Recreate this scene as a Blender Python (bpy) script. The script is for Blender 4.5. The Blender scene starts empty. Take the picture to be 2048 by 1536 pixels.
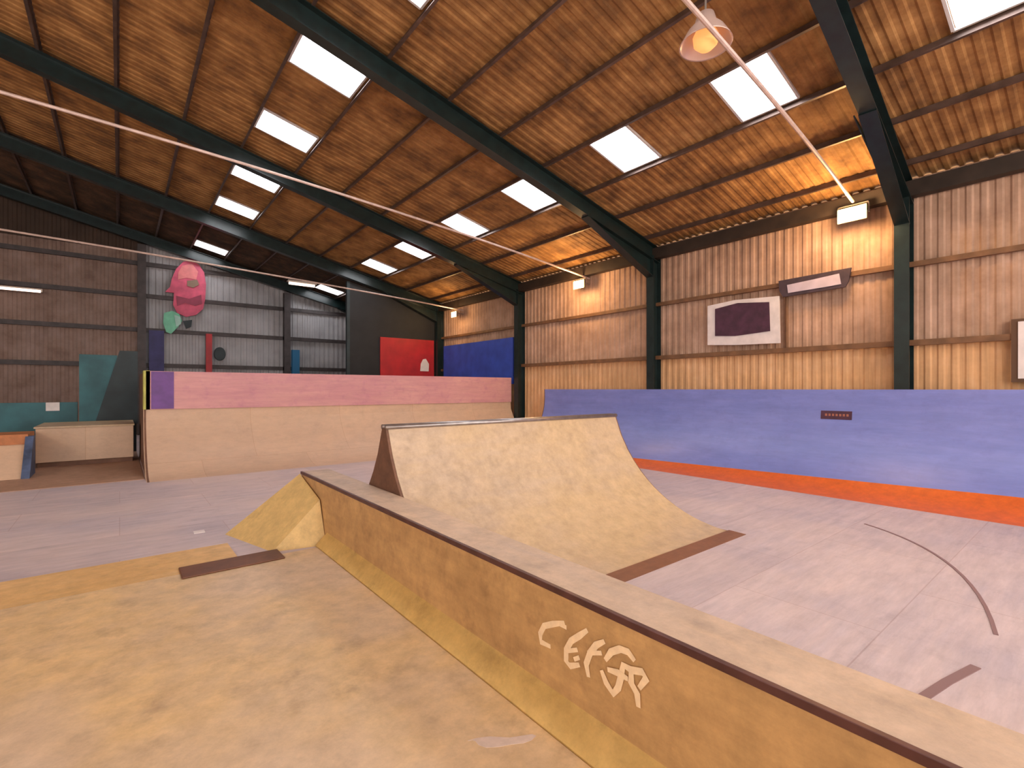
import bpy, math, random
from mathutils import Vector
random.seed(7)
SC = bpy.context.scene
COL = SC.collection
PI = math.pi

# ------------------------------------------------------------------ materials
def _mat(name):
    m = bpy.data.materials.new(name); m.use_nodes = True
    nt = m.node_tree
    return m, nt, nt.nodes['Principled BSDF']

def plain(name, col, rough=0.6, metal=0.0, noise=0.0, nscale=6.0, bump=0.0):
    m, nt, b = _mat(name)
    b.inputs['Roughness'].default_value = rough
    b.inputs['Metallic'].default_value = metal
    b.inputs['Base Color'].default_value = (*col, 1)
    if noise > 0:
        tc = nt.nodes.new('ShaderNodeTexCoord')
        n = nt.nodes.new('ShaderNodeTexNoise'); n.inputs['Scale'].default_value = nscale
        n.inputs['Detail'].default_value = 5
        nt.links.new(tc.outputs['Object'], n.inputs['Vector'])
        r = nt.nodes.new('ShaderNodeValToRGB')
        r.color_ramp.elements[0].position = 0.3; r.color_ramp.elements[1].position = 0.7
        r.color_ramp.elements[0].color = (*[c * (1 - noise) for c in col], 1)
        r.color_ramp.elements[1].color = (*[min(1, c * (1 + noise)) for c in col], 1)
        nt.links.new(n.outputs['Fac'], r.inputs['Fac'])
        nt.links.new(r.outputs['Color'], b.inputs['Base Color'])
        if bump > 0:
            bp = nt.nodes.new('ShaderNodeBump'); bp.inputs['Strength'].default_value = bump
            bp.inputs['Distance'].default_value = 0.01
            nt.links.new(n.outputs['Fac'], bp.inputs['Height'])
            nt.links.new(bp.outputs['Normal'], b.inputs['Normal'])
    return m

def ply(name, ca, cb, cdark, streak=(0.6, 7.0, 7.0), blotch=1.1, seam=None, seamcol=None, rough=0.55, dirt=0.35, wear=None, speck=(0.76, 1.15), spn=(1, 1, 1)):
    """worn plywood: long grain streaks, blotches of wear, dark scuffs and optional sheet joints"""
    m, nt, b = _mat(name)
    N = nt.nodes.new; L = nt.links.new
    tc = N('ShaderNodeTexCoord')
    mp = N('ShaderNodeMapping'); mp.inputs['Scale'].default_value = streak
    L(tc.outputs['Object'], mp.inputs['Vector'])
    g = N('ShaderNodeTexNoise'); g.inputs['Scale'].default_value = 2.0; g.inputs['Detail'].default_value = 8; g.inputs['Roughness'].default_value = 0.65
    L(mp.outputs['Vector'], g.inputs['Vector'])
    bl = N('ShaderNodeTexNoise'); bl.inputs['Scale'].default_value = blotch; bl.inputs['Detail'].default_value = 6
    L(tc.outputs['Object'], bl.inputs['Vector'])
    r1 = N('ShaderNodeValToRGB'); r1.color_ramp.elements[0].position = 0.35; r1.color_ramp.elements[1].position = 0.65
    r1.color_ramp.elements[0].color = (*ca, 1); r1.color_ramp.elements[1].color = (*cb, 1)
    ad = N('ShaderNodeMath'); ad.operation = 'MULTIPLY_ADD'; ad.inputs[1].default_value = 0.5
    hf = N('ShaderNodeMath'); hf.operation = 'MULTIPLY'; hf.inputs[1].default_value = 0.5
    L(g.outputs['Fac'], ad.inputs[0]); L(bl.outputs['Fac'], hf.inputs[0]); L(hf.outputs[0], ad.inputs[2])
    L(ad.outputs[0], r1.inputs['Fac'])
    d = N('ShaderNodeTexNoise'); d.inputs['Scale'].default_value = 3.7; d.inputs['Detail'].default_value = 9; d.inputs['Roughness'].default_value = 0.7
    L(tc.outputs['Object'], d.inputs['Vector'])
    r2 = N('ShaderNodeValToRGB'); r2.color_ramp.elements[0].position = 0.52; r2.color_ramp.elements[1].position = 0.72
    r2.color_ramp.elements[0].color = (0, 0, 0, 1); r2.color_ramp.elements[1].color = (dirt, dirt, dirt, 1)
    L(d.outputs['Fac'], r2.inputs['Fac'])
    mx = N('ShaderNodeMix'); mx.data_type = 'RGBA'
    L(r2.outputs['Color'], mx.inputs['Factor']); L(r1.outputs['Color'], mx.inputs['A']); mx.inputs['B'].default_value = (*cdark, 1)
    out = mx.outputs['Result']
    if wear:
        w = N('ShaderNodeTexNoise'); w.inputs['Scale'].default_value = 0.45; w.inputs['Detail'].default_value = 4
        L(tc.outputs['Object'], w.inputs['Vector'])
        r3 = N('ShaderNodeValToRGB'); r3.color_ramp.elements[0].position = 0.42; r3.color_ramp.elements[1].position = 0.6
        L(w.outputs['Fac'], r3.inputs['Fac'])
        m3 = N('ShaderNodeMix'); m3.data_type = 'RGBA'
        L(r3.outputs['Color'], m3.inputs['Factor']); L(out, m3.inputs['A']); m3.inputs['B'].default_value = (*wear, 1)
        m4 = N('ShaderNodeMix'); m4.data_type = 'RGBA'; m4.inputs['Factor'].default_value = 0.6
        L(out, m4.inputs['A']); L(m3.outputs['Result'], m4.inputs['B'])
        out = m4.outputs['Result']
    if seam:
        br = N('ShaderNodeTexBrick')
        br.inputs['Scale'].default_value = 1.0
        br.inputs['Brick Width'].default_value = seam[0]; br.inputs['Row Height'].default_value = seam[1]
        br.inputs['Mortar Size'].default_value = 0.006; br.inputs['Mortar Smooth'].default_value = 0.2
        br.inputs['Color1'].default_value = (1, 1, 1, 1); br.inputs['Color2'].default_value = (0.86, 0.86, 0.88, 1)
        br.inputs['Mortar'].default_value = (*(seamcol or (0.35, 0.3, 0.3)), 1)
        L(tc.outputs['Object'], br.inputs['Vector'])
        mm = N('ShaderNodeMix'); mm.data_type = 'RGBA'; mm.blend_type = 'MULTIPLY'; mm.inputs['Factor'].default_value = 1
        L(out, mm.inputs['A']); L(br.outputs['Color'], mm.inputs['B'])
        out = mm.outputs['Result']
    sp1 = N('ShaderNodeTexNoise'); sp1.inputs['Scale'].default_value = 5.5; sp1.inputs['Detail'].default_value = 10; sp1.inputs['Roughness'].default_value = 0.75
    ms = N('ShaderNodeMapping'); ms.inputs['Scale'].default_value = spn
    L(tc.outputs['Object'], ms.inputs['Vector']); L(ms.outputs['Vector'], sp1.inputs['Vector'])
    mr = N('ShaderNodeMapRange'); mr.inputs['From Min'].default_value = 0.3; mr.inputs['From Max'].default_value = 0.7
    mr.inputs['To Min'].default_value = speck[0]; mr.inputs['To Max'].default_value = speck[1]
    L(sp1.outputs['Fac'], mr.inputs['Value'])
    mq = N('ShaderNodeMix'); mq.data_type = 'RGBA'; mq.blend_type = 'MULTIPLY'; mq.inputs['Factor'].default_value = 1
    L(out, mq.inputs['A']); L(mr.outputs['Result'], mq.inputs['B'])
    out = mq.outputs['Result']
    L(out, b.inputs['Base Color'])
    b.inputs['Roughness'].default_value = rough
    bp = N('ShaderNodeBump'); bp.inputs['Strength'].default_value = 0.12; bp.inputs['Distance'].default_value = 0.01
    L(d.outputs['Fac'], bp.inputs['Height']); L(bp.outputs['Normal'], b.inputs['Normal'])
    return m

def emit(name, col, s):
    m, nt, b = _mat(name)
    b.inputs['Base Color'].default_value = (*[min(1, c) for c in col], 1)
    b.inputs['Emission Color'].default_value = (*col, 1)
    b.inputs['Emission Strength'].default_value = s
    return m

def roofmat(name, ca, cb, cc):
    """brown stained sheeting with blotches and sheet laps"""
    m, nt, b = _mat(name)
    N = nt.nodes.new; L = nt.links.new
    tc = N('ShaderNodeTexCoord')
    n1 = N('ShaderNodeTexNoise'); n1.inputs['Scale'].default_value = 1.6; n1.inputs['Detail'].default_value = 7; n1.inputs['Roughness'].default_value = 0.65
    L(tc.outputs['Object'], n1.inputs['Vector'])
    r = N('ShaderNodeValToRGB'); e = r.color_ramp.elements
    e[0].position = 0.33; e[1].position = 0.68; e[0].color = (*ca, 1); e[1].color = (*cc, 1)
    k = e.new(0.5); k.color = (*cb, 1)
    L(n1.outputs['Fac'], r.inputs['Fac'])
    mp = N('ShaderNodeMapping'); mp.inputs['Scale'].default_value = (0.35, 5.0, 0.35)
    L(tc.outputs['Object'], mp.inputs['Vector'])
    n2 = N('ShaderNodeTexNoise'); n2.inputs['Scale'].default_value = 3.0; n2.inputs['Detail'].default_value = 4
    L(mp.outputs['Vector'], n2.inputs['Vector'])
    mr = N('ShaderNodeMapRange'); mr.inputs['From Min'].default_value = 0.3; mr.inputs['From Max'].default_value = 0.7
    mr.inputs['To Min'].default_value = 0.87; mr.inputs['To Max'].default_value = 1.12
    L(n2.outputs['Fac'], mr.inputs['Value'])
    mm = N('ShaderNodeMix'); mm.data_type = 'RGBA'; mm.blend_type = 'MULTIPLY'; mm.inputs['Factor'].default_value = 1
    L(r.outputs['Color'], mm.inputs['A']); L(mr.outputs['Result'], mm.inputs['B'])
    L(mm.outputs['Result'], b.inputs['Base Color'])
    b.inputs['Roughness'].default_value = 0.85
    return m

M = {}
M['floor'] = ply('worn mauve plywood floor', (0.64, 0.51, 0.50), (0.45, 0.385, 0.43), (0.27, 0.21, 0.225), streak=(0.35, 3.2, 1), blotch=0.7,
                 seam=(2.44, 1.22), seamcol=(0.8, 0.74, 0.72), wear=(0.68, 0.53, 0.49), rough=0.5, speck=(0.82, 1.14), spn=(0.3, 1.6, 1))
M['floor_brown'] = ply('brown plywood floor', (0.42, 0.24, 0.16), (0.34, 0.19, 0.12), (0.22, 0.12, 0.08))
M['slab'] = ply('tan plywood sheet', (0.70, 0.46, 0.22), (0.56, 0.39, 0.23), (0.33, 0.22, 0.125), streak=(2.2, 2.2, 2.2), blotch=0.9, dirt=0.55,
                wear=(0.62, 0.46, 0.34), rough=0.55)
M['slab_edge'] = ply('yellow plywood strip', (0.62, 0.36, 0.13), (0.70, 0.44, 0.2), (0.42, 0.26, 0.12), blotch=0.8)
M['ledge_face'] = ply('brown plywood ledge face', (0.62, 0.37, 0.15), (0.44, 0.25, 0.10), (0.27, 0.14, 0.06), streak=(2, 0.6, 5), blotch=1.6, dirt=0.55)
M['ledge_top'] = ply('grey tan ledge top board', (0.46, 0.35, 0.28), (0.62, 0.44, 0.30), (0.27, 0.2, 0.16), streak=(4, 0.5, 4), blotch=0.5, dirt=0.35)
M['kick'] = ply('yellow plywood skirting', (0.60, 0.37, 0.11), (0.70, 0.46, 0.16), (0.33, 0.2, 0.06), streak=(3, 0.7, 3), blotch=1.3, dirt=0.5)
M['bank'] = ply('yellow plywood bank', (0.62, 0.41, 0.16), (0.72, 0.48, 0.18), (0.32, 0.19, 0.08), streak=(2, 2, 2), blotch=1.8, dirt=0.5)
M['ramp_tan'] = ply('tan ramp plywood', (0.54, 0.38, 0.23), (0.48, 0.36, 0.27), (0.32, 0.23, 0.17), streak=(0.6, 3, 3), blotch=0.8, dirt=0.4,
                    wear=(0.60, 0.40, 0.19))
M['ramp_peach'] = ply('peach ramp plywood', (0.66, 0.44, 0.29), (0.60, 0.41, 0.285), (0.44, 0.30, 0.2), streak=(1, 1, 1), blotch=0.7, seam=(2.44, 1.22),
                      seamcol=(0.8, 0.75, 0.7), speck=(0.88, 1.06), spn=(0.5, 1, 1))
M['side_brown'] = ply('dark brown ramp side', (0.13, 0.06, 0.035), (0.2, 0.09, 0.05), (0.07, 0.035, 0.025), blotch=2, rough=0.7)
M['rust'] = ply('rusty steel plate', (0.20, 0.075, 0.035), (0.26, 0.11, 0.055), (0.11, 0.045, 0.03), rough=0.5)
M['rust_dark'] = ply('dark rusty plate', (0.11, 0.035, 0.012), (0.16, 0.055, 0.02), (0.07, 0.02, 0.01), rough=0.5)
M['angle'] = plain('dark maroon steel angle', (0.11, 0.045, 0.04), 0.4, 0.4, 0.3)
M['blue'] = ply('scuffed periwinkle paint', (0.165, 0.205, 0.52), (0.225, 0.26, 0.60), (0.15, 0.15, 0.40), streak=(1, 0.3, 3), blotch=0.5, dirt=0.3, rough=0.4, speck=(0.88, 1.08), spn=(1, 0.25, 1))
M['blue_deep'] = plain('deep blue paint', (0.03, 0.075, 0.42), 0.5, 0, 0.2, 2)
M['orange'] = ply('orange paint', (0.72, 0.135, 0.008), (0.64, 0.115, 0.008), (0.45, 0.08, 0.01), streak=(1, 0.4, 1), rough=0.45, dirt=0.3)
M['pink'] = ply('pink paint', (0.56, 0.25, 0.28), (0.68, 0.35, 0.32), (0.45, 0.17, 0.26), streak=(0.4, 1, 5), blotch=0.6, dirt=0.5, speck=(0.88, 1.06), spn=(0.3, 1, 2))
M['purple'] = plain('purple paint', (0.13, 0.045, 0.22), 0.5, 0, 0.3, 3)
M['lime'] = plain('yellow green paint', (0.40, 0.38, 0.07), 0.5, 0, 0.2, 4)
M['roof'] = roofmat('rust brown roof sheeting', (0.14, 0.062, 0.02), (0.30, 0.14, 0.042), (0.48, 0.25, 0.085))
M['roof_dark'] = roofmat('dark brown roof sheeting', (0.035, 0.02, 0.012), (0.07, 0.038, 0.02), (0.16, 0.08, 0.04))  # darker brown version of the roof sheeting, for the last bay
M['wall'] = roofmat('tan brown wall sheeting', (0.33, 0.195, 0.13), (0.43, 0.265, 0.18), (0.52, 0.33, 0.235))
M['wall_low'] = roofmat('amber wall lining', (0.58, 0.325, 0.155), (0.66, 0.37, 0.18), (0.72, 0.43, 0.23))
M['wall_brown'] = roofmat('dull brown wall sheeting', (0.21, 0.13, 0.10), (0.27, 0.18, 0.145), (0.32, 0.22, 0.19))
M['wall_grey'] = plain('pale grey wall sheeting', (0.36, 0.34, 0.35), 0.6, 0, 0.25, 0.8)
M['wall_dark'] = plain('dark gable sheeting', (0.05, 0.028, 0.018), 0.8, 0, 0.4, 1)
M['black'] = plain('black boarding', (0.012, 0.011, 0.012), 0.7, 0, 0.3, 2)
M['steel'] = plain('dark green painted steel', (0.008, 0.018, 0.018), 0.32, 0.0, 0.35, 5)
M['purlin'] = plain('brown galvanised purlin', (0.13, 0.085, 0.07), 0.4, 0.5, 0.3, 4)
M['girt'] = plain('brown wall rail', (0.17, 0.08, 0.035), 0.6, 0.0, 0.3, 4)
M['girt_dark'] = plain('dark wall rail', (0.06, 0.045, 0.045), 0.6, 0.0, 0.3, 4)
M['eaves'] = plain('dark eaves beam', (0.03, 0.018, 0.012), 0.6, 0, 0.3, 4)
M['rod'] = plain('pale painted rod', (0.62, 0.46, 0.40), 0.4, 0.2, 0.15, 8)
M['sky_panel'] = emit('daylit translucent sheet', (0.93, 0.96, 1.0), 13.0)
M['curb'] = plain('pale skylight kerb', (0.6, 0.56, 0.55), 0.5)
M['lamp_glow'] = emit('lit lamp glass', (1.0, 0.66, 0.22), 42.0)
M['lamp_glow_soft'] = emit('lit tube', (1.0, 0.72, 0.58), 3.0)
M['amber'] = emit('amber lamp glass', (1.0, 0.55, 0.18), 0.6)
M['lamp_case'] = plain('lamp housing', (0.35, 0.3, 0.26), 0.4, 0.6)
M['reflector'] = plain('pinkish lamp dome', (0.72, 0.52, 0.45), 0.3, 0.3)
M['navy'] = plain('navy board', (0.035, 0.03, 0.12), 0.6, 0, 0.3, 3)
M['mural_pink'] = plain('pink mural paint', (0.62, 0.09, 0.16), 0.6, 0, 0.3, 2.2)
M['mural_light'] = plain('salmon mural paint', (0.72, 0.2, 0.2), 0.6, 0, 0.15, 3)
M['mural_dark'] = plain('crimson mural paint', (0.30, 0.045, 0.085), 0.6, 0, 0.2, 3)
M['mural_olive'] = plain('dull olive mural paint', (0.25, 0.16, 0.11), 0.6)
M['mint'] = plain('mint mural paint', (0.18, 0.50, 0.33), 0.6, 0, 0.2, 3)
M['mint_light'] = plain('light mint mural paint', (0.36, 0.56, 0.48), 0.6, 0, 0.1, 3)
M['teal'] = plain('dark teal paint', (0.03, 0.12, 0.14), 0.6, 0, 0.35, 1.5)
M['teal_dark'] = plain('blackish teal paint', (0.018, 0.03, 0.035), 0.6, 0, 0.35, 2)
M['red'] = plain('red paint', (0.42, 0.012, 0.018), 0.5, 0, 0.2, 2)
M['frame_lettering'] = plain('rust coloured lettering', (0.35, 0.13, 0.08), 0.6)
M['white'] = plain('off white', (0.72, 0.64, 0.62), 0.5, 0, 0.1, 5)
M['lilac'] = plain('pale lilac lettering', (0.50, 0.42, 0.50), 0.5, 0, 0.1, 5)
M['plum'] = plain('dark plum print', (0.06, 0.018, 0.04), 0.5, 0, 0.3, 5)
M['sign_dark'] = plain('dark sign face', (0.05, 0.03, 0.04), 0.5, 0, 0.3, 5)
M['spray'] = plain('cream spray paint', (0.92, 0.68, 0.42), 0.7, 0, 0.1, 20)
M['scuff'] = plain('pale scuffed paint', (0.60, 0.46, 0.38), 0.7, 0, 0.1, 20)
M['frame_brown'] = plain('dark brown timber frame', (0.10, 0.045, 0.02), 0.6)
M['blue_side'] = plain('slate blue paint', (0.06, 0.085, 0.16), 0.6, 0, 0.5, 4)
M['orange_wood'] = ply('orange stained timber', (0.50, 0.17, 0.05), (0.42, 0.15, 0.05), (0.25, 0.1, 0.04))
M['seam'] = plain('dark seam filler', (0.24, 0.14, 0.14), 0.6)
M['chrome'] = plain('worn steel coping', (0.35, 0.31, 0.3), 0.3, 0.8, 0.2, 8)
M['cyan'] = plain('bright blue paint', (0.01, 0.13, 0.28), 0.5)

# ------------------------------------------------------------------ helpers
class MB:
    def __init__(s): s.v = []; s.f = []
    def add(s, vs, fs):
        n = len(s.v); s.v += [tuple(p) for p in vs]; s.f += [tuple(i + n for i in f) for f in fs]; return s
    def box(s, a, b):
        x0, y0, z0 = a; x1, y1, z1 = b
        return s.add([(x0,y0,z0),(x1,y0,z0),(x1,y1,z0),(x0,y1,z0),(x0,y0,z1),(x1,y0,z1),(x1,y1,z1),(x0,y1,z1)],
                     [(3,2,1,0),(4,5,6,7),(0,1,5,4),(1,2,6,5),(2,3,7,6),(3,0,4,7)])
    def prism(s, prof, axis, a, b):
        """closed 2D profile extruded along axis: axis x -> prof (y,z); axis y -> prof (x,z); axis z -> prof (x,y)"""
        def P(p, t):
            return (t, p[0], p[1]) if axis == 'x' else ((p[0], t, p[1]) if axis == 'y' else (p[0], p[1], t))
        n = len(prof)
        vs = [P(p, a) for p in prof] + [P(p, b) for p in prof]
        fs = [tuple(range(n))[::-1], tuple(range(n, 2 * n))] + [(i, (i + 1) % n, n + (i + 1) % n, n + i) for i in range(n)]
        return s.add(vs, fs)
    def beam(s, sec, p0, p1, up=(0, 0, 1)):
        """closed section (side, up) swept straight from p0 to p1"""
        p0, p1 = Vector(p0), Vector(p1); d = (p1 - p0).normalized()
        sd = d.cross(Vector(up)).normalized(); u = sd.cross(d).normalized()
        n = len(sec)
        vs = [p0 + sd * a + u * b for a, b in sec] + [p1 + sd * a + u * b for a, b in sec]
        fs = [tuple(range(n))[::-1], tuple(range(n, 2 * n))] + [(i, (i + 1) % n, n + (i + 1) % n, n + i) for i in range(n)]
        return s.add(vs, fs)
    def tube(s, p0, p1, r, n=10):
        sec = [(r * math.cos(2 * PI * i / n), r * math.sin(2 * PI * i / n)) for i in range(n)]
        d = Vector(p1) - Vector(p0)
        return s.beam(sec, p0, p1, (0, 0, 1) if abs(d.normalized().z) < 0.9 else (0, 1, 0))
    def path(s, pts, r, n=8):
        for a, b in zip(pts, pts[1:]): s.tube(a, b, r, n)
        return s
    def lathe(s, prof, c, n=24):
        vs = []; fs = []
        for r, z in prof:
            for i in range(n):
                a = 2 * PI * i / n; vs.append((c[0] + r * math.cos(a), c[1] + r * math.sin(a), c[2] + z))
        for j in range(len(prof) - 1):
            for i in range(n):
                k = (i + 1) % n
                fs.append((j*n+i, j*n+k, (j+1)*n+k, (j+1)*n+i))
        return s.add(vs, fs)
    def build(s, name, mat, parent=None, smooth=False, bevel=0.0, base=None):
        o0 = Vector(parent['_base']) if (parent is not None and '_base' in parent) else Vector((0, 0, 0))
        if base is not None and parent is None: o0 = Vector(base)
        me = bpy.data.meshes.new(name)
        me.from_pydata([tuple(Vector(p) - o0) for p in s.v], [], s.f)
        me.materials.append(M[mat] if isinstance(mat, str) else mat)
        import bmesh
        bm = bmesh.new(); bm.from_mesh(me)
        bmesh.ops.recalc_face_normals(bm, faces=bm.faces); bm.to_mesh(me); bm.free()
        if smooth:
            for p in me.polygons: p.use_smooth = True
        o = bpy.data.objects.new(name, me); COL.objects.link(o)
        if parent is not None:
            o.parent = parent
            o['_base'] = tuple(o0)
        else: o.location = o0
        if bevel > 0:
            md = o.modifiers.new('bevel', 'BEVEL'); md.width = bevel; md.segments = 2; md.limit_method = 'ANGLE'
        return o

def tag(o, label=None, cat=None, group=None, kind=None):
    if label: o['label'] = label
    if cat: o['category'] = cat
    if group: o['group'] = group
    if kind: o['kind'] = kind
    return o

def thing(name, loc, label, cat, group=None):
    e = bpy.data.objects.new(name, None); COL.objects.link(e); e.location = loc
    e.empty_display_size = 0.2
    e['_base'] = tuple(loc)
    return tag(e, label, cat, group)

def struct(mb, name, mat, **k):
    return tag(mb.build(name, mat, **k), kind='structure')

def ribs(t0, t1, pitch, d):
    """trapezoid corrugation: list of (t, offset)"""
    out = []; t = t0
    while t < t1 - 1e-6:
        for a, h in ((0, 0), (0.35, 0), (0.5, d), (0.85, d)):
            if t + a * pitch < t1: out.append((t + a * pitch, h))
        t += pitch
    out.append((t1, 0)); return out

# ------------------------------------------------------------------ dimensions (metres; floor at z = 0)
XW = 12.35          # right wall sheeting
XR = -5.0           # ridge
XL = 2 * XR - XW    # left wall
YB, YF = 26.95, -10.0
SL = 0.2316
def roofz(x):
    if x < XR: x = 2 * XR - x
    return 9.06 - SL * x
FRAMES = [-3.3, 2.66, 8.48, 14.6, 20.7, 26.5]
SKEW = {2.66: 0.06}

# ------------------------------------------------------------------ floor, ceiling, walls
fl = struct(MB().box((XL, YF, -0.2), (XW, YB, 0)), 'floor', 'floor')
# darker brown boards in the far left bay
mb = MB().box((-9, 13.5, 0.0), (0.42, 22, 0.012))
tag(mb.build('floor_boards', 'floor_brown', fl), 'brown floor boards in the far left bay')
# curved joint in the floor by the blue quarter pipe
def strip(pts, w, z0, z1):
    m = MB()
    P = [Vector((p[0], p[1], 0)) for p in pts]
    L_, R_ = [], []
    for i, p in enumerate(P):
        d = (P[min(i + 1, len(P) - 1)] - P[max(i - 1, 0)]).normalized(); s = Vector((-d.y, d.x, 0)) * w / 2
        L_.append(p + s); R_.append(p - s)
    vs = []
    for l, r in zip(L_, R_): vs += [(l.x, l.y, z0), (r.x, r.y, z0), (l.x, l.y, z1), (r.x, r.y, z1)]
    fs = []
    for i in range(len(P) - 1):
        a = 4 * i; b = a + 4
        fs += [(a+2, a+3, b+3, b+2), (a, b, b+1, a+1), (a, a+2, b+2, b), (a+1, b+1, b+3, a+3)]
    n = 4 * (len(P) - 1); fs += [(0, 1, 3, 2), (n, n+2, n+3, n+1)]
    return m.add(vs, fs)
curve = []
for i in range(15):
    t = i / 14
    # quadratic through measured points of the joint
    x = (1-t)**2 * 8.6 + 2*(1-t)*t * 7.9 + t*t * 5.55; y = (1-t)**2 * 2.35 + 2*(1-t)*t * 1.05 + t*t * 0.62
    curve.append((x, y))
strip(curve, 0.03, 0.0, 0.006).build('floor_joint', 'seam', fl)
strip([(4.0, 0.80), (4.4, 0.73), (4.8, 0.64)], 0.06, 0.0, 0.006).build('floor_joint', 'seam', fl)

SKX = [(2.58, 3.80), (7.78, 9.0)]
SKY = [-4.8, -1.8, 0.95, 3.88, 6.6, 9.72, 12.8, 16.15, 19.25, 25.4]
def make_roof():
    m = MB()
    ys = ribs(YF, YB, 0.2, 0.016)
    xs_r = [XR, 2.58, 3.80, 7.78, 9.0, XW + 0.1]
    xs = [2 * XR - x for x in reversed(xs_r[1:])] + xs_r
    for y, h in ys:
        for x in xs: m.v.append((x, y, roofz(x) + h))
    nx = len(xs)
    def hole(i, j):
        ym = (ys[j][0] + ys[j+1][0]) / 2; xm = (xs[i] + xs[i+1]) / 2
        xx = xm if xm > XR else 2 * XR - xm
        return any(a < xx < b for a, b in SKX) and any(c - 0.48 < ym < c + 0.48 for c in SKY)
    for j in range(len(ys) - 1):
        for i in range(nx - 1):
            if not hole(i, j): m.f.append((j*nx+i, j*nx+i+1, (j+1)*nx+i+1, (j+1)*nx+i))
    return m
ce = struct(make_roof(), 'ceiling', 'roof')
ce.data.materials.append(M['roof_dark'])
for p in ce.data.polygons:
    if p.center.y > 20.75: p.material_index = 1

n = 0
for row, (a, b) in enumerate(SKX):
    for side in (1, -1):
        for c in SKY:
            if side < 0 and c > 40: continue
            n += 1
            x0, x1 = (a, b) if side > 0 else (2 * XR - b, 2 * XR - a)
            w = thing('window_%d' % n, ((x0 + x1) / 2, c, roofz((x0 + x1) / 2)), None, None)
            tag(w, kind='structure')
            z0, z1 = roofz(x0), roofz(x1)
            m = MB().add([(x0, c-.48, z0+.04), (x1, c-.48, z1+.04), (x1, c+.48, z1+.04), (x0, c+.48, z0+.04),
                          (x0, c-.48, z0+.06), (x1, c-.48, z1+.06), (x1, c+.48, z1+.06), (x0, c+.48, z0+.06)],
                         [(0,1,2,3),(7,6,5,4),(0,4,5,1),(1,5,6,2),(2,6,7,3),(3,7,4,0)])
            m.build('roof_light_sheet', 'sky_panel', w)
            k = MB()
            for (p, q) in (((x0, c-.48, z0), (x1, c-.48, z1)), ((x0, c+.48, z0), (x1, c+.48, z1)), ((x0, c-.48, z0), (x0, c+.48, z0)), ((x1, c-.48, z1), (x1, c+.48, z1))):
                k.beam([(-.02, -.03), (.02, -.03), (.02, .05), (-.02, .05)], p, q)
            k.build('kerb', 'curb', w)

# right wall: ribbed sheeting, amber lining below the lower rail
def ribbed_wall(axis, plane, t0, t1, zs, pitch, d, sign, mats, colf, top=None):
    rb = ribs(t0, t1, pitch, d)
    out = {}
    for i in range(len(rb) - 1):
        (ta, ha), (tb, hb) = rb[i], rb[i+1]
        za = list(zs); zb = list(zs)
        if top: za[-1] = top(ta); zb[-1] = top(tb)
        for k in range(len(zs) - 1):
            if za[k] >= za[k+1]: continue
            mat = colf((ta + tb) / 2, k)
            m = out.setdefault(mat, MB())
            def P(t, h, z): return (plane + sign * h, t, z) if axis == 'y' else (t, plane + sign * h, z)
            m.add([P(ta, ha, za[k]), P(tb, hb, zb[k]), P(tb, hb, zb[k+1]), P(ta, ha, za[k+1])], [(0, 1, 2, 3)])
    return out
def wall_multi(name, parts):
    me = None
    main = None
    for mat, m in parts.items():
        o = m.build(name if main is None else 'wall_lining', mat, main)
        if main is None: main = tag(o, kind='structure')
    return main
wall_multi('wall_right', ribbed_wall('y', XW, YF, YB, [0, 2.92, 6.2], 0.2, 0.02, -1, None,
                                     lambda t, k: 'wall_low' if k == 0 else 'wall'))
struct(MB().box((XL - 0.1, YF, 0), (XL, YB, 6.2)), 'wall_left', 'wall')
def backmat(t, k):
    if t < 0.86: return 'wall_dark' if k == 2 else 'wall_brown'
    return 'wall_grey'
wall_multi('wall_back', ribbed_wall('x', YB, XL, XW, [0, 6.0, 7.95, 9], 0.25, 0.03, -1, None, backmat,
                                    top=lambda x: max(roofz(x) + 0.03, 0)) if False else
           (lambda: (lambda out: out)(ribbed_wall('x', YB, XL, XW, [0, 6.0], 0.25, 0.03, -1, None, lambda t, k: 'wall_brown' if t < 0.86 else 'wall_grey')))())
# gable above 6 m
m_dark, m_grey, m_br = MB(), MB(), MB()
rb = ribs(XL, XW, 0.25, 0.03)
for (ta, ha), (tb, hb) in zip(rb, rb[1:]):
    tm = (ta + tb) / 2
    za, zb = roofz(ta) + 0.02, roofz(tb) + 0.02
    def q(m, z0a, z0b, z1a, z1b): m.add([(ta, YB - ha, z0a), (tb, YB - hb, z0b), (tb, YB - hb, z1b), (ta, YB - ha, z1a)], [(0, 1, 2, 3)])
    if tm > 0.86: q(m_grey, 6.0, 6.0, za, zb)
    else:
        q(m_br, 6.0, 6.0, min(za, 8.0), min(zb, 8.0))
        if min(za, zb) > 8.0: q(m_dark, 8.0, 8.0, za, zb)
wb = bpy.data.objects['wall_back']
m_grey.build('gable_sheeting', 'wall_grey', wb); m_br.build('gable_sheeting', 'wall_brown', wb); m_dark.build('gable_sheeting', 'wall_dark', wb)

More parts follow.
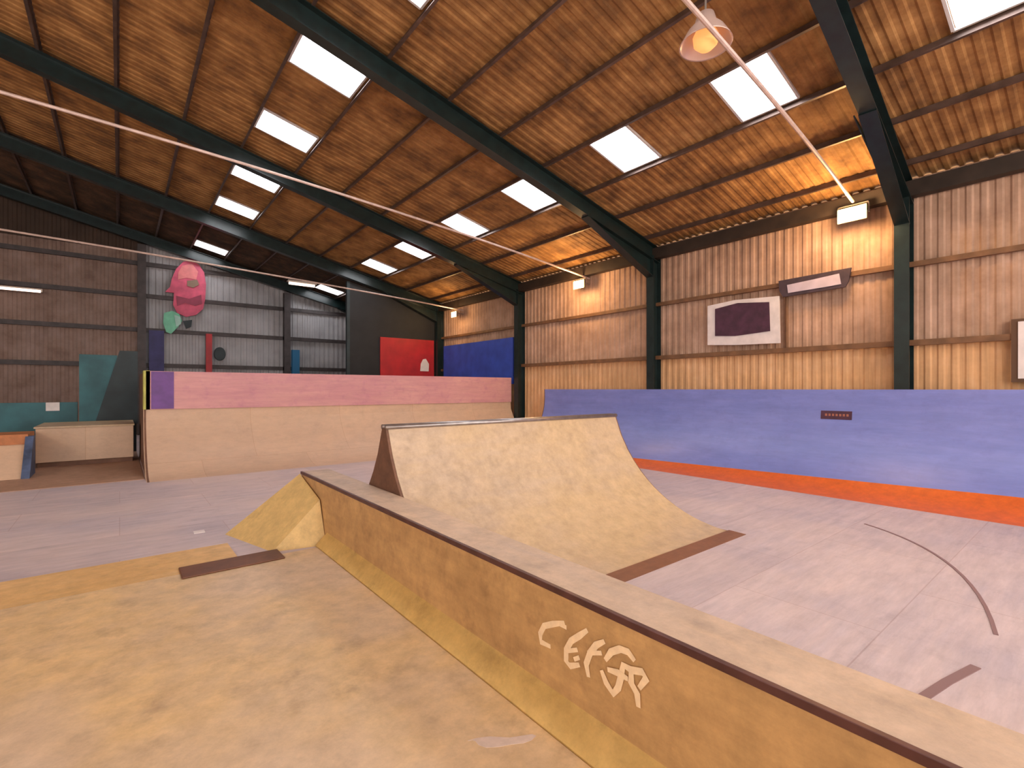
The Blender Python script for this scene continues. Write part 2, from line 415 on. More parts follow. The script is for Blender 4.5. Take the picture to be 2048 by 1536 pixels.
# ------------------------------------------------------------------ steel frame
def ibeam(w, h, t=0.02, tw=0.014):
    a = w / 2
    return [(-a, 0), (a, 0), (a, t), (tw/2, t), (tw/2, h - t), (a, h - t), (a, h), (-a, h), (-a, h - t), (-tw/2, h - t), (-tw/2, t), (-a, t)]
names_f = {2.66: 'green steel portal frame nearest the camera, its column beside the brightest lamp',
           8.48: 'green steel portal frame crossing the roof between the second and third nearest skylight pairs',
           14.6: 'green steel portal frame, its column at the near end of the deep blue board',
           20.7: 'green steel portal frame standing at the near face of the black partition',
           26.5: 'dark steel portal frame against the far gable wall',
           -3.3: 'green steel portal frame one bay behind the camera'}
for y in FRAMES:
    r = thing('portal_frame', (12.0, y, 0), names_f[y], 'steel frame')
    H = 0.42; FW = 0.24
    for s in (1, -1):
        def X(x): return x if s > 0 else 2 * XR - x
        # column
        prof = ibeam(0.42, 0.0)  # replaced below
        x0, x1 = 11.95, 12.3
        t = 0.022
        c = MB()
        for (xa, xb, ya, yb) in ((x0, x0 + t, -FW/2, FW/2), (x1 - t, x1, -FW/2, FW/2), (x0 + t, x1 - t, -0.008, 0.008)):
            c.box((min(X(xa), X(xb)), y + ya, 0), (max(X(xa), X(xb)), y + yb, 5.85))
        c.build('column', 'steel', r)
        # rafter with I section, top below the sheeting
        sec = ibeam(FW, H)
        zt = 0.13 + H
        k = SKEW.get(y, 0); yr = y - k * 17
        p0 = (X(XR), yr, roofz(XR) - zt); p1 = (X(12.3), y, roofz(12.3) - zt)
        c = MB(); c.beam(sec, p0, p1); c.build('rafter', 'steel', r)
        # tapering haunch at the knee
        h = MB()
        xa, xb = 12.0, 9.2
        za, zb = roofz(xa) - zt, roofz(xb) - zt
        h.prism([(X(xa), za + .02), (X(xa), za - 0.50), (X(xb), zb), (X(xb), zb + .02)], 'y', y - 0.008, y + 0.008)
        h.beam([(-FW/2, 0), (FW/2, 0), (FW/2, .02), (-FW/2, .02)], (X(xa), y, za - 0.52), (X(xb), y - k * 3, zb - 0.02))
        h.build('haunch', 'steel', r)

# purlins along the hall
pos = [11.66, 10.36, 9.06, 7.72, 6.45, 5.15, 3.86, 2.52, 1.25, -0.05, -1.35, -2.65, -3.95]
ordn = ['lowest of all, nearest the eaves beam', 'second from the eaves beam', 'along the lower edge of the lower skylight row', 'along the upper edge of the lower skylight row',
        'just above the lower skylight row', 'midway between the two skylight rows', 'along the lower edge of the upper skylight row',
        'along the upper edge of the upper skylight row', 'first above the upper skylight row', 'second above the upper skylight row',
        'third above the upper skylight row', 'fourth above the upper skylight row', 'last one before the ridge']
zsec = [(-0.05, 0.0), (0.008, 0.0), (0.008, 0.112), (0.05, 0.112), (0.05, 0.12), (0, 0.12), (0, 0.008), (-0.05, 0.008)]
for i, x in enumerate(pos):
    for s in (1,):
        xx = x
        m = MB().beam(zsec, (xx, YF, roofz(xx) - 0.122), (xx, YB - 0.05, roofz(xx) - 0.122))
        o = m.build('roof_purlin', 'purlin', base=(xx, 0, roofz(xx)))
        tag(o, 'steel roof purlin, ' + ordn[i], 'purlin', 'purlins of the right roof slope')
m = MB().box((12.05, YF, 5.78), (12.27, YB - 0.1, 6.08))
tag(m.build('eaves_beam', 'eaves', base=(12.2, 0, 5.8)), 'dark eaves beam running along the top of the right wall', 'beam')

# wall rails
m = MB().box((12.2, YF, 2.86), (12.3, YB - 0.1, 2.97))
tag(m.build('wall_rail', 'girt', base=(12.2, 0, 2.9)), 'brown horizontal rail on the right wall just above the blue quarter pipe', 'wall rail')
m = MB().box((12.22, YF, 4.42), (12.3, YB - 0.1, 4.52))
tag(m.build('wall_rail', 'girt', base=(12.2, 0, 4.4)), 'brown horizontal rail on the right wall at sign height', 'wall rail')
for z, tx in ((3.05, 'lowest'), (4.6, 'second from the bottom'), (6.1, 'third from the bottom'), (7.5, 'topmost')):
    x1 = min(XW - 0.2, (9.06 - z - 0.2) / SL)
    m = MB().box((2 * XR - x1, YB - 0.16, z - 0.09), (x1, YB - 0.05, z + 0.09))
    tag(m.build('wall_rail', 'girt_dark', base=(0, YB - 0.1, z)), 'dark horizontal rail across the far gable wall, ' + tx, 'wall rail')
for x, tx in ((0.75, 'dark gable post behind the left end of the pink quarter pipe'), (6.67, 'dark gable post in the middle of the far grey wall'), (-5.0, 'dark gable post under the ridge')):
    m = MB()
    sec = ibeam(0.3, 0.26)
    m.beam([(a, b - 0.3) for a, b in sec], (x, YB - 0.1, 0), (x, YB - 0.1, roofz(x) - 0.6), up=(0, 1, 0))
    tag(m.build('gable_post', 'girt_dark', base=(x, YB - 0.2, 0)), tx, 'steel post')

# ------------------------------------------------------------------ foreground: plywood platform, ledge, bank
pl = thing('plywood_platform', (-3, 2, 0), 'tan plywood sheeting laid over the floor in the foreground left of the ledge', 'plywood sheet')
MB().box((-8, -4, 0.002), (1.915, 6.26, 0.03)).build('sheet', 'slab', pl, bevel=0.004)
MB().prism([(6.26, 0.002), (6.26, 0.03), (7.18, 0.02), (7.22, 0.002)], 'x', -8, 1.08).build('edge_strip', 'slab_edge', pl)
pt = MB().box((0.5, 6.06, 0.031), (1.5, 6.44, 0.05))
tag(pt.build('toe_plate', 'rust_dark', base=(1, 6.3, 0.03), bevel=0.01), 'dark rusty steel plate at the far edge of the foreground plywood', 'steel plate')
# pale scuff of paint on the sheet
sc = []
for i in range(18):
    a = 2 * PI * i / 18; r = 1 + 0.25 * math.sin(3 * a + 1)
    sc.append((1.66 + 0.15 * r * math.cos(a) * 1.0 , 2.17 + 0.045 * r * math.sin(a) - 0.1 * math.cos(a)))
MB().prism(sc, 'z', 0.03, 0.032).build('paint_mark', 'scuff', pl)
tag(MB().box((0.80, 7.98, 0.001), (0.93, 8.1, 0.012)).build('paper_scrap', 'white', base=(0.86, 8, 0)), 'small pale scrap lying on the mauve floor beyond the plywood', 'scrap')

LX0, LX1, LZ, LY0, LY1 = 2.06, 2.43, 0.80, -4.0, 7.43
lg = thing('grind_ledge', (2.25, 2, 0), 'long brown plywood grind ledge running diagonally across the foreground', 'ledge')
MB().box((LX0, LY0, 0.0), (LX1, LY1, LZ - 0.02)).build('ledge_box', 'ledge_face', lg)
MB().box((LX0 + 0.012, LY0, LZ - 0.02), (LX1 + 0.02, LY1 + 0.02, LZ)).build('ledge_top', 'ledge_top', lg, bevel=0.004)
MB().prism([(LX0 - 0.012, LZ - 0.035), (LX0 + 0.018, LZ - 0.035), (LX0 + 0.018, LZ + 0.004), (LX0 - 0.012, LZ + 0.004)], 'y', LY0, LY1 + 0.02).build('edge_angle', 'angle', lg, bevel=0.003)
MB().prism([(LX0, 0.17), (LX0, 0.0), (LX0 - 0.14, 0.0), (LX0 - 0.14, 0.035)], 'y', LY0, 6.32).build('skirting', 'kick', lg)
# sprayed scribble on the face: strokes given in the face plane (y, z)
CAMZ = 2.0
def face_pt(px, py, X=LX0 - 0.004):
    u = (px - 1024) / 975; v = (778 - py) / 975
    s = X / (0.627 + 0.779 * u)
    return (X, (0.779 - 0.627 * u) * s, CAMZ + v * s)
strokes = [[(1126,1246),(1106,1248),(1088,1252),(1080,1268),(1082,1284),(1098,1292)],
           [(1122,1250),(1130,1254)],
           [(1172,1262),(1158,1272),(1142,1282),(1132,1300),(1132,1322),(1140,1332),(1156,1330)],
           [(1134,1302),(1152,1300)], [(1150,1318),(1156,1316)],
           [(1206,1284),(1192,1290),(1180,1306),(1172,1328),(1176,1350)], [(1178,1306),(1200,1306)],
           [(1212,1318),(1222,1304),(1240,1298),(1256,1304),(1266,1318)],
           [(1204,1345),(1212,1366),(1226,1388)], [(1226,1388),(1236,1376),(1242,1352),(1246,1330)],
           [(1246,1330),(1262,1340),(1284,1344),(1292,1358),(1280,1374)], [(1262,1340),(1262,1366),(1274,1388),(1276,1410)],
           [(1218,1340),(1236,1346),(1252,1356)]]
g = MB()
for q, st in enumerate(strokes):
    P = [Vector(face_pt(*p, X=LX0 - 0.003 - 0.0006 * q)) for p in st]
    w = 0.019
    P[0] = P[0] - (P[1] - P[0]).normalized() * w * 0.6; P[-1] = P[-1] + (P[-1] - P[-2]).normalized() * w * 0.6
    n = len(P); lo, hi = [], []
    for i, p in enumerate(P):
        d = (P[min(i+1, n-1)] - P[max(i-1, 0)]).normalized()
        ww = w * (0.65 if i in (0, n-1) else 1.0)
        nr = Vector((0, -d.z, d.y)) * ww
        lo.append(p - nr); hi.append(p + nr)
    vs = lo + hi + [v + Vector((0.002, 0, 0)) for v in lo + hi]
    fs = []
    for i in range(n - 1):
        fs += [(i, i+1, n+i+1, n+i), (2*n+i, 3*n+i, 3*n+i+1, 2*n+i+1), (i, 2*n+i, 2*n+i+1, i+1), (n+i, n+i+1, 3*n+i+1, 3*n+i)]
    fs += [(0, n, 3*n, 2*n), (n-1, 3*n-1, 4*n-1, 2*n-1)]
    g.add(vs, fs)
tag(g.build('spray_scribble', 'spray', lg), 'cream sprayed scribble')

# bank closing the far end of the ledge
A, B, Cc, D = (1.13, 7.70, 0), (1.46, 6.5, 0), (LX0 - .001, 6.36, 0), (LX0 - .001, 7.70, 0)
T1, T2 = (LX0 - 0.02, 7.45, 0.77), (LX0 - 0.02, 6.55, 0.55)
m = MB().add([A, B, Cc, D, T1, T2], [(0, 1, 5, 4), (1, 2, 5), (2, 3, 4, 5), (3, 0, 4), (3, 2, 1, 0)])
tag(m.build('bank_ramp', 'bank', base=(1.6, 7, 0)), 'small yellow plywood bank against the far end of the long ledge', 'ramp')

# ------------------------------------------------------------------ spine ramp behind the ledge
SX0, SX1, SY0, R, dyT = 2.46, 6.70, 3.35, 2.2, 2.10
def arc(r, d, n=16): return [(d * i / n, r - math.sqrt(r * r - (d * i / n) ** 2)) for i in range(n + 1)]
front = [(SY0 + a, b) for a, b in arc(R, dyT)]
yt = SY0 + dyT
back = [(2 * yt + 0.1 - p[0], p[1]) for p in reversed(front)]
prof = front + back
sp = thing('spine_ramp', (4.5, 5.4, 0), 'tan plywood spine ramp rising behind the long ledge, with brown sides', 'ramp')
MB().prism(prof, 'x', SX0 + 0.03, SX1 - 0.03).build('riding_surface', 'ramp_tan', sp)
MB().prism([(p[0], max(0, p[1] - 0.015)) for p in prof], 'x', SX0, SX0 + 0.03).build('side_panel', 'side_brown', sp)
MB().prism([(p[0], max(0, p[1] - 0.015)) for p in prof], 'x', SX1 - 0.03, SX1).build('side_panel', 'side_brown', sp)
for yy in (yt, yt + 0.1):
    MB().tube((SX0, yy, front[-1][1]), (SX1, yy, front[-1][1]), 0.03, 14).build('coping', 'chrome', sp, smooth=True)
MB().prism([(3.20, 0.0), (3.20, 0.006), (3.44, 0.012), (3.44, 0.0)], 'x', 4.0, 6.7).build('toe_plate', 'rust', sp)

# ------------------------------------------------------------------ blue quarter pipe along the right wall
QX, QR = 10.22, 1.68
bq = thing('quarter_pipe', (11.2, 4, 0), 'long periwinkle blue quarter pipe with an orange foot along the right wall', 'ramp')
def qz(dx): return QR - math.sqrt(max(0, QR * QR - dx * dx))
Y0, Y1, NY, NA = -6.0, 12.9, 24, 24
def aw(y): return 0.93 - (y - 0.9) * (0.23 / 6.0) if y > 0.9 else 0.93
for part, mat in (('orange_foot', 'orange'), ('riding_surface', 'blue')):
    m = MB()
    for j in range(NY + 1):
        y = Y0 + (Y1 - Y0) * j / NY
        a0 = math.asin(max(0.45, aw(y)) / QR)
        for i in range(NA + 1):
            th = a0 * i / NA if part == 'orange_foot' else a0 + (PI / 2 - a0) * i / NA
            m.v.append((QX + QR * math.sin(th), y, QR - QR * math.cos(th)))
        if part != 'orange_foot':
            m.v.append((QX + QR, y, 1.99))
            m.v.append((QX + QR + 0.03, y, 1.99))
            w_ = NA + 3
        else: w_ = NA + 1
    for j in range(NY):
        for i in range(w_ - 1): m.f.append((j*w_+i, j*w_+i+1, (j+1)*w_+i+1, (j+1)*w_+i))
    o = m.build(part, mat, bq, smooth=False)
    md = o.modifiers.new('t', 'SOLIDIFY'); md.thickness = 0.02; md.offset = -1 if part == 'orange_foot' else -1
# end panels
for y in (Y0, Y1 + 0.001):
    pr = [(QX + QR * math.sin(PI/2*i/20), QR - QR * math.cos(PI/2*i/20)) for i in range(21)] + [(QX + QR, 1.99), (QX + QR + .05, 1.99), (QX + QR + .05, 0)]
    MB().prism(pr, 'y', y, y + 0.03).build('end_panel', 'side_brown', bq)
# dark sticker with pale lettering on the blue
def blue_pt(px, py, off=0.0):
    u = (px - 1024) / 975; v = (778 - py) / 975
    s = (QX + QR - 0.02) / (0.627 + 0.779 * u)
    return (0.779 - 0.627 * u) * s, CAMZ + v * s
ya, za = blue_pt(1642, 821); yb, zb = blue_pt(1704, 840)
def sx(z): 
    return QX + math.sqrt(max(0, QR*QR - (QR - min(z, QR))**2)) - 0.004
st = thing('sticker', (sx(zb), (ya + yb) / 2, zb), 'small dark sticker with faint brown lettering high on the blue quarter pipe', 'sticker')
MB().add([(sx(zb) - .004, yb, zb), (sx(zb) - .004, ya, zb), (sx(za) - .004, ya, za), (sx(za) - .004, yb, za),
          (sx(zb) + .002, yb, zb), (sx(zb) + .002, ya, zb), (sx(za) + .002, ya, za), (sx(za) + .002, yb, za)],
         [(0,1,2,3),(7,6,5,4),(0,4,5,1),(1,5,6,2),(2,6,7,3),(3,7,4,0)]).build('backing', 'plum', st)

lm = MB(); hy = (ya - yb)
for q in range(7):
    t0 = yb + hy * (0.1 + 0.115 * q); zm = (za + zb) / 2; dz = (za - zb) * 0.16
    xk = sx(zm) - 0.0065
    lm.box((xk - .003, t0, zm - dz), (xk, t0 + abs(hy) * 0.07, zm + dz))
lm.build('lettering', 'frame_lettering', st)

# ------------------------------------------------------------------ pink-topped quarter pipe across the hall
PX0, PX1, PY = 0.48, 11.9, 13.0
pq = thing('quarter_pipe', (4, 14, 0), 'tall peach plywood quarter pipe with a pink painted top across the far end', 'ramp')
R2 = 2.0; d2 = 1.85
fp = [(PY + a, b) for a, b in arc(R2, d2, 18)]
z2 = fp[-1][1]; yT = PY + d2
prof = fp + [(yT, 1.50), (yT + 0.06, 1.50), (yT + 0.06, 2.40), (18.2, 2.40), (18.2, 0)]
MB().prism(fp + [(yT + 0.02, 1.52), (yT + 0.02, 0)], 'x', PX0 + 0.02, PX1).build('riding_surface', 'ramp_peach', pq)
MB().box((PX0 + 0.02, yT - 0.02, 1.50), (PX1, yT + 0.04, 2.44)).build('painted_panel', 'pink', pq)
MB().box((PX0 + 0.12, yT - 0.03, 1.51), (PX0 + 0.58, yT - 0.018, 2.43)).build('painted_patch', 'purple', pq)
MB().box((PX0 + 0.02, yT + 0.05, 2.36), (PX1, 18.2, 2.42)).build('deck', 'ramp_tan', pq)
side = fp + [(yT, 1.5), (18.2, 1.5), (18.2, 0)]
MB().prism(side, 'x', PX0 - 0.02, PX0 + 0.02).build('side_panel', 'side_brown', pq)
MB().prism([(fp[0][0], 0)] + fp[1:] + [(yT, 1.5), (yT + 0.12, 1.5), (yT + 0.12, 1.3), (fp[-3][0] + .15, fp[-3][1] - .25), (fp[8][0] + .2, 0.0)], 'x', PX0 - 0.03, PX0 - 0.02).build('side_edging', 'ramp_peach', pq)
MB().box((PX0 - 0.03, yT - 0.02, 1.5), (PX0 + 0.1, yT + 0.5, 2.45)).build('corner_post', 'lime', pq)
MB().box((PX0 - 0.02, yT + 0.5, 1.5), (PX0 + 0.02, 18.2, 2.42)).build('side_panel', 'side_brown', pq)

# blue board on the right wall, red board and black partition
tag(MB().box((12.12, 15.0, 2.2), (12.19, 20.3, 4.05)).build('wall_board', 'blue_deep', base=(12.15, 17, 2.2)), 'deep blue painted board on the right wall between two columns', 'board')
bp = thing('partition', (10, 20.9, 0), 'black boarded partition filling the far right corner', 'partition')
MB().prism([(7.75, 0), (12.2, 0), (12.2, 5.75), (7.75, roofz(7.75) - 0.6)], 'y', 20.9, 21.0).build('black_boarding', 'black', bp)
MB().box((7.65, 20.87, 0), (7.78, 21.03, roofz(7.75) - 0.6)).build('edge_post', 'teal_dark', bp)
rbn = thing('banner', (10.2, 20.84, 3.5), 'red banner with a pale emblem hanging low on the black partition', 'banner')
MB().box((9.15, 20.83, 2.5), (11.9, 20.88, 4.35)).build('cloth', 'red', rbn)
MB().lathe([(0, 0), (0.22, 0), (0.3, -.25), (0.28, -.5), (0, -.5)], (11.35, 20.83, 3.35), 10)
em = MB(); 
em.prism([(11.15, 2.85), (11.6, 2.85), (11.62, 3.2), (11.45, 3.45), (11.3, 3.42), (11.18, 3.2)], 'y', 20.815, 20.83)
em.build('emblem', 'white', rbn)

# ------------------------------------------------------------------ mural and small things on the far grey wall
def wall_pt(px, py, Y=26.75):
    u = (px - 1024) / 975; v = (778 - py) / 975
    s = Y / (0.779 - 0.627 * u)
    return ((0.627 + 0.779 * u) * s, CAMZ + v * s)
def cut(pts, Y0_, Y1_): return MB().prism([wall_pt(*p) for p in pts], 'y', Y0_, Y1_)
mu = thing('mural_panel', (2.4, 26.7, 5.3), 'large pink cut-out mural panel high on the far grey wall', 'mural')
cut([(366,524),(384,520),(398,530),(408,545),(412,570),(410,600),(406,618),(392,630),(372,634),(354,626),(346,610),(348,586),(330,584),(340,574),(344,556),(352,538)], 26.70, 26.76).build('painted_shape', 'mural_pink', mu)
cut([(364,532),(384,528),(396,544),(392,560),(372,556),(356,560),(356,546)], 26.68, 26.70).build('painted_patch', 'mural_light', mu)
cut([(352,592),(378,598),(402,590),(404,608),(390,612),(370,606),(354,612)], 26.68, 26.70).build('painted_patch', 'mural_dark', mu)
cut([(374,562),(394,560),(398,570),(386,576),(374,572)], 26.67, 26.70).build('painted_patch', 'mural_olive', mu)
mi = thing('mural_panel', (1.7, 26.7, 4), 'small mint green cut-out mural panel below the big pink one', 'mural')
cut([(328,626),(344,622),(358,628),(364,642),(356,654),(342,668),(332,664),(326,646)], 26.70, 26.76).build('painted_shape', 'mint', mi)
cut([(348,630),(360,634),(362,648),(352,654)], 26.68, 26.70).build('painted_patch', 'mint_light', mi)
cut([(366,642),(384,640),(382,654),(372,658)], 26.70, 26.76).build('painted_shape', 'teal_dark', mi)
x0, z1 = wall_pt(292, 660); x1, z0 = wall_pt(328, 745)
tag(MB().box((x0 + .1, 26.66, z0), (x1, 26.76, z1)).build('wall_board', 'navy', base=(x0, 26.7, z0)), 'navy board on the far wall just above the left end of the pink ramp top', 'board')
x0, z1 = wall_pt(411, 668); x1, z0 = wall_pt(423, 742)
tag(MB().box((x0, 26.55, 0), (x1, 26.72, z1)).build('red_post', 'red', base=(x0, 26.6, 0)), 'slim red post against the far grey wall below the mural', 'post')
x0, z0 = wall_pt(436, 708)
m = MB(); sp_ = [(0.24 * math.cos(2*PI*i/20), 0.32 * math.sin(2*PI*i/20)) for i in range(20)]
m.prism([(x0 + a + .06, z0 + b) for a, b in sp_], 'y', 26.6, 26.76)
tag(m.build('round_vent', 'teal_dark', base=(x0, 26.7, z0), bevel=0.03), 'round black fitting on the far grey wall right of the red post', 'vent')
x0, z1 = wall_pt(570, 700); x1, z0 = wall_pt(584, 745)
tag(MB().box((x0 + .25, 26.3, 1.9), (x1 + .25, 26.55, z1)).build('wall_box', 'cyan', base=(x0, 26.4, 2)), 'small bright blue box on the foot of the middle gable post', 'box')

# ------------------------------------------------------------------ left bay ramps
bx = thing('ramp_box', (-0.7, 17.6, 0), 'low peach plywood box ramp left of the pink topped quarter pipe', 'ramp')
MB().box((-1.65, 17.05, 0.13), (0.3, 19.2, 1.0)).build('box_body', 'ramp_peach', bx, bevel=0.01)
MB().box((-1.62, 17.1, 0.0), (0.28, 19.2, 0.13)).build('plinth', 'side_brown', bx)
MB().box((-1.68, 17.02, 1.0), (0.32, 19.25, 1.04)).build('top_board', 'ramp_tan', bx)
lb = thing('bank_ramp', (-3, 16, 0), 'small peach kicker ramp with a slate blue side at the far left edge', 'ramp')
MB().prism([(15.2, 0.0), (15.9, 0.72), (17.0, 0.72), (17.0, 0)], 'x', -5.2, -1.7).build('riding_surface', 'ramp_peach', lb)
MB().box((-5.2, 15.88, 0.72), (-1.66, 17.0, 0.95)).build('top_beam', 'orange_wood', lb)
MB().prism([(15.15, 0.0), (15.85, 0.9), (16.1, 0.9), (16.1, 0)], 'x', -1.7, -1.56).build('side_panel', 'blue_side', lb)
tw = thing('teal_barrier', (-2, 20, 0), 'low dark teal painted barrier behind the peach box ramp', 'barrier')
MB().box((-6.5, 19.9, 0), (-1.0, 20.05, 1.6)).build('barrier_board', 'teal', tw)
MB().box((-1.7, 19.86, 1.35), (-1.4, 19.9, 1.6)).build('pale_patch', 'white', tw)
tr = thing('roll_in_ramp', (0, 20.5, 0), 'tall dark teal roll-in ramp side rising behind the peach box', 'ramp')
MB().prism([(-0.95, 0.9), (-0.95, 3.05), (-0.05, 3.05), (-0.1, 2.75), (-0.6, 0.9)], 'y', 19.60, 19.66).build('painted_face', 'teal', tr)
MB().prism([(-0.6, 0.9), (0.0, 3.2), (0.45, 3.2), (0.45, 0.9)], 'y', 19.55, 19.62).build('stringer', 'teal_dark', tr)
MB().box((-0.95, 19.66, 0), (0.42, 20.6, 2.9)).build('body', 'teal_dark', tr)

# ------------------------------------------------------------------ signs on the right wall
def rw(px, py, X=12.15):
    u = (px - 1024) / 975; v = (778 - py) / 975
    s = X / (0.627 + 0.779 * u)
    return (0.779 - 0.627 * u) * s, CAMZ + v * s
def rw_poly(pts, X0_, X1_): return MB().prism([rw(px, py, X0_) for px, py in pts], 'x', X0_, X1_)
sg = thing('sign_board', (12.15, 4.2, 4.5), 'long narrow dark sign with a pale strip of lettering on the right wall', 'sign')
rw_poly([(1557,562),(1702,535),(1697,562),(1690,574),(1566,594),(1558,582)], 12.14, 12.19).build('board', 'sign_dark', sg)
rw_poly([(1574,570),(1630,558),(1678,547),(1682,568),(1650,574),(1576,586)], 12.125, 12.14).build('lettering_strip', 'lilac', sg)
sg = thing('sign_board', (12.15, 5.8, 3.9), 'dark plum sign with a white border on the right wall beside the long narrow sign', 'sign')
rw_poly([(1415,612),(1470,600),(1558,592),(1560,686),(1470,690),(1415,690)], 12.15, 12.19).build('border', 'white', sg)
rw_poly([(1430,618),(1475,606),(1538,604),(1540,662),(1470,672),(1430,672)], 12.135, 12.15).build('print', 'plum', sg)
y_, z_ = rw(1569, 590)
tag(MB().tube((12.285, y_, 2.98), (12.285, y_, z_), 0.035).build('conduit', 'girt', base=(12.13, y_, 3)), 'thin brown conduit dropping from the narrow sign to the wall rail', 'conduit')
nb = thing('notice_board', (12.15, 0.6, 2.6), 'white notice board in a dark brown frame at the right edge of the view', 'notice board')
MB().box((12.17, -0.6, 2.12), (12.3, 1.17, 3.22)).build('frame', 'frame_brown', nb)
MB().box((12.15, -0.5, 2.18), (12.17, 1.085, 3.17)).build('panel', 'white', nb)

# ------------------------------------------------------------------ tie rods and lamps
rods = [((11.76, 3.42, 5.86), (5.1, 2.95, 6.2), (-10, 2.9, 6.75), 'pale rod spanning the hall to the brightest lamp on the right wall'),
        ((12.32, 11.16, 5.72), (1.9, 11.16, 6.59), (-12, 11.16, 6.75), 'pale rod spanning the hall to the middle lamp on the right wall'),
        ((12.32, 18.9, 5.62), (5.2, 18.9, 6.02), (-12, 18.9, 6.45), 'pale rod spanning the hall to the farthest lamp on the right wall')]
for a, b, c, lab in rods:
    m = MB()
    pts = []
    for i in range(25):
        t = i / 24; x = a[0] + (c[0] - a[0]) * t
        # parabola-like sag through the three points
        A_, B_, C_ = a, b, c
        def lag(k):
            x0_, x1_, x2_ = A_[0], B_[0], C_[0]
            return (A_[k]*(x-x1_)*(x-x2_)/((x0_-x1_)*(x0_-x2_)) + B_[k]*(x-x0_)*(x-x2_)/((x1_-x0_)*(x1_-x2_)) + C_[k]*(x-x0_)*(x-x1_)/((x2_-x0_)*(x2_-x1_)))
        pts.append((x, lag(1), lag(2)))
    m.path(pts, 0.03, 8)
    tag(m.build('tie_rod', 'rod', base=a), lab, 'rod')

def flood(loc, lab, k, size=1.0):
    r = thing('flood_lamp', loc, lab, 'lamp', 'flood lamps along the right wall')
    x, y, z = loc; s = size
    MB().add([(x-.10*s, y-.26*s, z-.17*s), (x-.10*s, y+.26*s, z-.17*s), (x-.10*s, y+.26*s, z+.13*s), (x-.10*s, y-.26*s, z+.13*s),
              (x+.12*s, y-.15*s, z-.08*s), (x+.12*s, y+.15*s, z-.08*s), (x+.12*s, y+.15*s, z+.10*s), (x+.12*s, y-.15*s, z+.10*s)],
             [(7,6,5,4),(0,4,5,1),(1,5,6,2),(2,6,7,3),(3,7,4,0)]).build('housing', 'lamp_case', r)
    MB().box((x-.115*s, y-.25*s, z-.16*s), (x-.09*s, y+.25*s, z+.12*s)).build('glass', 'lamp_glow', r, bevel=0.01)
    b = MB(); b.box((x-.02, y-.28*s, z-.02), (x+.02, y-.26*s, z+.2*s)); b.box((x-.02, y+.26*s, z-.02), (x+.02, y+.28*s, z+.2*s)); b.box((x-.02, y-.28*s, z+.18*s), (x+.02, y+.28*s, z+.2*s))
    b.tube((x, y, z+.06*s), (12.36, y, z+.06*s), 0.02)
    b.build('bracket', 'lamp_case', r)
    l = bpy.data.lights.new('lamp_light', 'POINT'); l.energy = k; l.color = (1.0, 0.62, 0.28); l.shadow_soft_size = 0.15
    o = bpy.data.objects.new('lamp_light', l); COL.objects.link(o); o.location = (x - 0.5, y, z - 0.1)
flood((11.9, 3.45, 5.64), 'brightest glowing flood lamp, beside the nearest column on the right wall', 170)
flood((11.9, 11.16, 5.47), 'smaller glowing flood lamp high on the right wall, middle of three', 140, 0.9)
flood((11.9, 18.9, 5.40), 'faintest glowing flood lamp high on the right wall above the deep blue board', 70, 0.8)

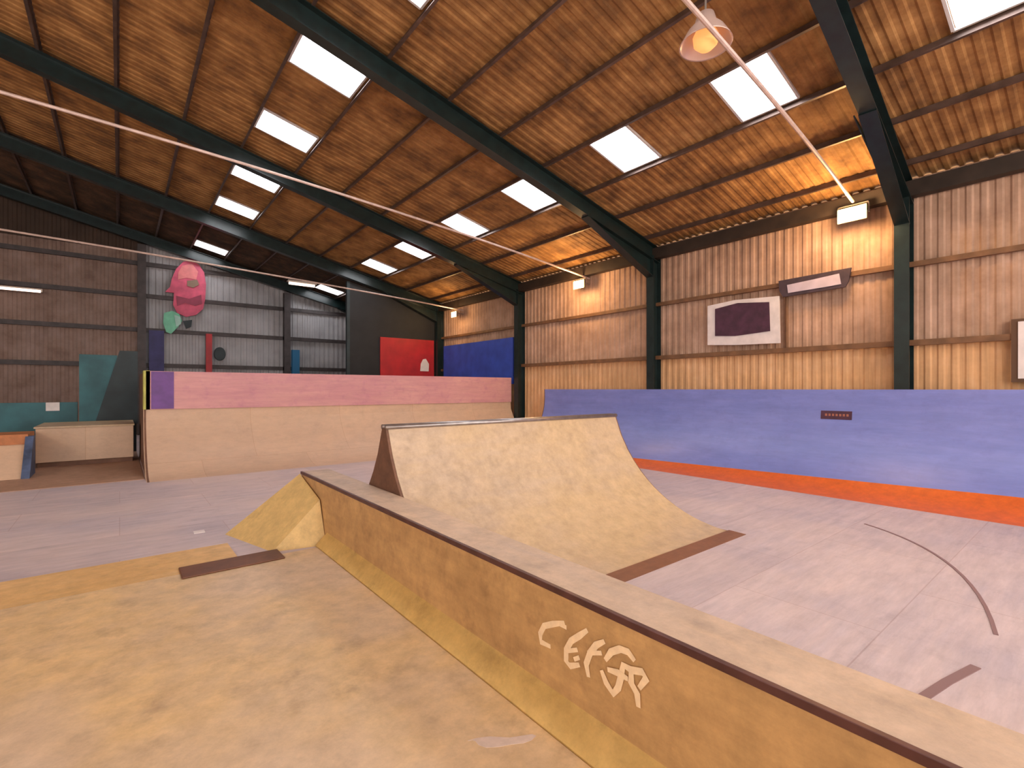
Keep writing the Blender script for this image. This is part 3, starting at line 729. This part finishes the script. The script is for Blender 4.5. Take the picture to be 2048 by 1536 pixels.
def high_bay(x, y, z, lab, glow, roof=True):
    hb = thing('high_bay_lamp', (x, y, z), lab, 'lamp')
    MB().lathe([(0.05, 0.32), (0.10, 0.31), (0.13, 0.20), (0.22, 0.10), (0.30, -0.04), (0.31, -0.06), (0.29, -0.05), (0.21, 0.09), (0.12, 0.18)], (x, y, z), 28).build('dome', 'reflector', hb, smooth=True)
    MB().lathe([(0.0, -0.12), (0.08, -0.11), (0.14, -0.05), (0.15, 0.04), (0.1, 0.14), (0.0, 0.16)], (x, y, z), 20).build('globe', glow, hb, smooth=True)
    MB().tube((x, y, z + 0.3), (x, y, roofz(x) - 0.01), 0.012).build('hanging_cord', 'lamp_case', hb)
high_bay(5.6, 3.17, 6.28, 'round high-bay lamp with a pinkish dome hanging near the top of the view', 'amber')
for (x, y, lab) in ((-8, 3.4, 'added out-of-view fill lamp left of the ridge beside the camera'), (-8, 11.1, 'added out-of-view fill lamp left of the ridge in the middle of the hall'),
                    (2.5, -4, 'added unseen fill lamp hanging behind the camera near the long ledge'), (8, -4, 'added unseen fill lamp hanging behind the camera near the right wall')):  # invented fixtures out of view, added to brighten the hall and roof
    high_bay(x, y, 6.0, lab, 'amber')
    l = bpy.data.lights.new('lamp_light', 'POINT'); l.energy = 380; l.color = (1.0, 0.80, 0.58); l.shadow_soft_size = 0.3  # fill light belonging to the added fixture
    o = bpy.data.objects.new('lamp_light', l); COL.objects.link(o); o.location = (x, y, 5.55)

sl = thing('strip_lamp', (-3, 26.4, 5.9), 'faint pinkish strip lamp low on the far left gable wall', 'lamp')
MB().box((-3.9, 26.35, 5.78), (-2.35, 26.5, 5.9)).build('housing', 'lamp_case', sl)
MB().tube((-3.85, 26.33, 5.8), (-2.4, 26.33, 5.8), 0.05).build('tube', 'lamp_glow_soft', sl)
s2 = thing('strip_lamp', (5.2, 18.85, 5.9), 'faint pinkish strip lamp hung from the farthest rod', 'lamp')
MB().box((4.75, 18.80, 5.90), (5.75, 19.0, 5.96)).build('housing', 'lamp_case', s2)
MB().tube((4.8, 18.9, 5.86), (5.7, 18.9, 5.86), 0.05).build('tube', 'lamp_glow_soft', s2)

for k in list(bpy.data.objects):
    if '_base' in k: del k['_base']

# ------------------------------------------------------------------ world, camera, view
w = bpy.data.worlds.new('World'); SC.world = w; w.use_nodes = True
bg = w.node_tree.nodes['Background']; bg.inputs['Color'].default_value = (1.0, 0.965, 0.94, 1); bg.inputs['Strength'].default_value = 3.6

cam = bpy.data.cameras.new('camera'); co = bpy.data.objects.new('camera', cam); COL.objects.link(co)
co.location = (0, 0, 2.0); co.rotation_euler = (PI / 2, 0, -math.atan2(0.627, 0.779))
cam.sensor_width = 36; cam.lens = 975 / 2048 * 36; cam.shift_y = 10 / 2048; cam.clip_end = 200
SC.camera = co
SC.view_settings.view_transform = 'Standard'; SC.view_settings.look = 'None'
SC.view_settings.gamma = 1; SC.view_settings.exposure = 0.0
SC.cycles.use_denoising = True
SC.cycles.max_bounces = 8; SC.cycles.diffuse_bounces = 6
